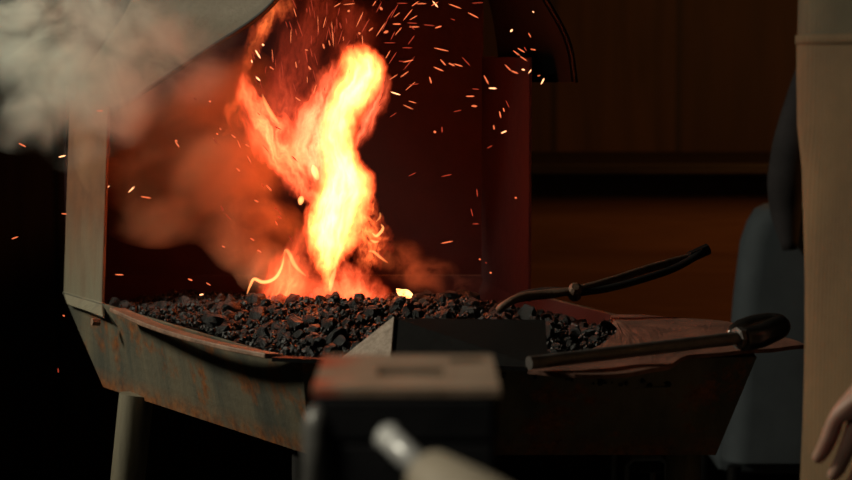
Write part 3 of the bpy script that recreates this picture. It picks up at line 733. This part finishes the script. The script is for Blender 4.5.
# seen against the hood (x, y from an enlarged view of the right-hand area)
crop(360, 0, 3.2, [(118,10,152,11,1.2,2),(165,20,188,4,1.3,1),(232,3,250,24,1.8,0),(283,12,325,28,1.4,1),(345,40,380,58,1.7,1),(357,10,395,8,1.1,2),(240,90,262,83,2,1),
 (104,77,132,77,1.8,1),(150,73,184,75,1.2,2),(158,80,175,96,1.2,2),(108,55,128,40,1.2,1),(98,128,112,100,1.2,2),(75,137,115,137,1.1,2),(236,153,285,164,1.5,1),(257,190,275,210,1.8,1),
 (283,202,304,211,2,1),(300,204,329,213,1.6,1),(326,182,354,212,1.4,2),(235,214,268,228,1.8,1),(222,245,229,268,2,1),(137,199,172,192,1.5,1),(128,248,156,228,1.4,1),(98,294,130,304,1.8,0),
 (156,272,190,268,1.2,2),(155,323,180,330,1.2,1),(138,335,170,350,1.2,1),(396,240,412,270,1.8,1),(411,282,438,283,2,0),(358,284,382,286,1.2,2),(338,308,367,308,1.8,1),(356,339,375,340,2.4,1),(298,358,325,352,1.1,2),
 (481,102,488,94,2.6,0),(539,105,547,120,1.4,1),(552,36,557,40,1.6,0),(490,162,512,178,1.6,1),(504,154,528,168,1.7,1),(512,180,535,195,1.6,1),(525,150,533,163,1.1,2),(545,157,563,160,1.6,1),(463,206,485,228,1.6,1),(483,226,507,236,1.8,1),
 (517,222,528,224,2,0),(539,235,549,222,1.2,0),(579,270,590,250,2,0),(568,243,577,241,1.2,1),(466,320,478,345,1.2,2),(458,345,462,358,1.8,1),(446,355,451,378,1.8,1),(427,400,430,415,2,1),(262,405,263,425,1.8,2),(236,420,243,424,3,1),(451,427,470,418,1.8,0),(405,475,425,465,1.2,2),
 (290,60,305,65,1,2),(95,375,118,360,1,2),(60,340,72,330,1,2),(92,205,118,165,1.2,2),(95,255,120,238,1.2,1),(70,100,90,60,1.2,2),(85,65,110,28,1.3,2),(5,105,30,60,1.4,2),(28,100,42,88,2,1),(52,40,70,5,1.2,2)])
crop(380, 120, 2.667, [(75,150,97,140,1,2),(163,151,192,145,1.3,2),(258,183,260,205,1.6,2),(242,235,248,258,1.3,2),(246,277,264,277,1.4,2),(163,329,195,323,1.6,1),(360,207,364,208,2.2,1),(293,407,297,408,2.4,1),(264,371,268,372,2,1),(281,380,284,382,1,2)])
crop(0, 0, 2.824, [(52,404,74,415,2,1),(165,444,186,439,2,0),(272,313,292,313,1.6,1),(590,286,596,288,1.8,1),(495,395,502,400,1.6,1),(500,405,506,416,1.6,1),(610,376,616,380,1.2,1),(545,275,556,285,1.1,2)])
crop(0, 90, 2.087, [(213,208,229,200,2,0),(268,214,281,201,1.7,0),(293,222,316,226,1.6,1),(128,258,140,259,1.6,1),(24,311,38,306,1.8,1),(240,385,258,386,1.5,1),(392,394,402,398,2,1),(416,428,425,426,2,0),(430,402,440,408,1.2,1),(131,470,135,472,1.8,1),(365,105,372,118,1.5,1)])
crop(30, 330, 2.75, [(77,105,78,118,1.5,2)])
# around and above the fire
crop(240, 0, 4.26, [(65,212,88,250,2.2,0),(95,188,101,194,2.4,0),(65,325,87,345,2.2,0),(49,255,52,268,1.6,0),(291,282,302,298,2.2,1),(236,262,242,290,1.6,1),(125,282,145,298,1.4,1),(352,186,360,208,2.2,1),(276,212,290,214,1.4,1),(390,90,399,200,1.4,1),(378,170,384,196,1.4,1),
 (495,115,525,50,1.2,1),(580,155,620,95,1.3,1),(612,140,632,132,3.2,1),(596,30,606,42,3,1),(458,50,468,44,2.6,1),(400,30,430,12,1.4,1),(440,20,490,15,1.3,1),(565,25,580,3,1.4,1),(640,80,675,15,1.2,2),(660,150,690,115,1.2,1),(695,88,735,38,1.2,1),(690,203,735,204,1.2,2),(715,190,745,150,1.2,2),
 (620,250,640,215,1.4,1),(675,260,700,262,1.2,2),(720,115,765,114,1.6,1),(750,16,795,15,1.3,1),(815,25,845,8,1.3,1),(722,85,756,66,1.2,1),(780,105,832,110,1.2,2),(695,300,745,240,1.1,2),(705,385,748,348,1.2,1),(424,95,432,124,2,2),(505,138,512,146,2.6,1),(445,205,470,170,1.2,2),(305,150,303,190,1.4,2),(300,205,308,245,1.3,2)])
for i in range(55):
    y = R.uniform(2,95); x = R.uniform(255 if y > 40 else 285,372); a = math.atan2(-(y-300), (x-330)*.8) + R.gauss(0,.18); L = R.uniform(4,18)
    spark(x, y, x+L*math.cos(a), y-L*math.sin(a), R.uniform(.7,1.3), R.choice((1,2,2,2)))
for i in range(26):
    x = R.uniform(210,300); y = R.uniform(95,250); L = R.uniform(3,10); a = R.uniform(-1.2,-.4)
    spark(x, y, x+L*math.cos(a), y-L*math.sin(a), R.uniform(.8,1.6), R.choice((1,1,2)), R.uniform(3.1,3.2))

# ------------------------------------------------------------------ light
def area(name, loc, target, size, power, col, spread=180):
    l = bpy.data.lights.new(name, 'AREA'); l.energy = power; l.color = col; l.size = size; l.spread = math.radians(spread)
    o = bpy.data.objects.new(name, l); COL.objects.link(o); o.location = loc
    o.rotation_euler = (Vector(target)-Vector(loc)).to_track_quat('-Z','Y').to_euler(); return o
area('workshop_lamp', (-2.5,3.05,2.25), (0,2.9,.9), .35, 8.6, (1,.93,.74), 70)
area('smoke_fill', (-1.7,1.9,2.5), (-.50,3.2,1.28), .2, .32, (1,.95,.76), 26)  # unseen fill light, added to brighten the smoke
area('warm_lamp', (1.5,4.3,1.75), (.8,5.8,.85), .5, 4.2, (1,.40,.10), 150)
area('vise_fill', (-.75,1.15,1.75), (.0,1.4,.95), .15, .6, (1,.93,.78), 60)  # unseen fill light, added to brighten the vise top and grip
w = bpy.data.worlds.new('night'); sc.world = w; w.use_nodes = True
w.node_tree.nodes['Background'].inputs[0].default_value = (.5,.45,.4,1); w.node_tree.nodes['Background'].inputs[1].default_value = .006

# ------------------------------------------------------------------ camera
cd = bpy.data.cameras.new('camera'); cam = bpy.data.objects.new('camera', cd); COL.objects.link(cam); sc.camera = cam
cam.location = CAM; cam.rotation_euler = (PI/2-PITCH, 0, 0); cd.sensor_width = 36; cd.lens = F/852*36; cd.clip_start = .05
cd.dof.use_dof = True; cd.dof.focus_distance = 3.02; cd.dof.aperture_fstop = 6.0
sc.view_settings.view_transform = 'Standard'; sc.view_settings.look = 'None'; sc.view_settings.exposure = 0; sc.view_settings.gamma = 1
cy_ = sc.cycles; cy_.use_denoising = True; cy_.volume_bounces = 2; cy_.max_bounces = 6; cy_.diffuse_bounces = 2; cy_.sample_clamp_indirect = 1.5
cy_.volume_max_steps = 256; cy_.transparent_max_bounces = 32
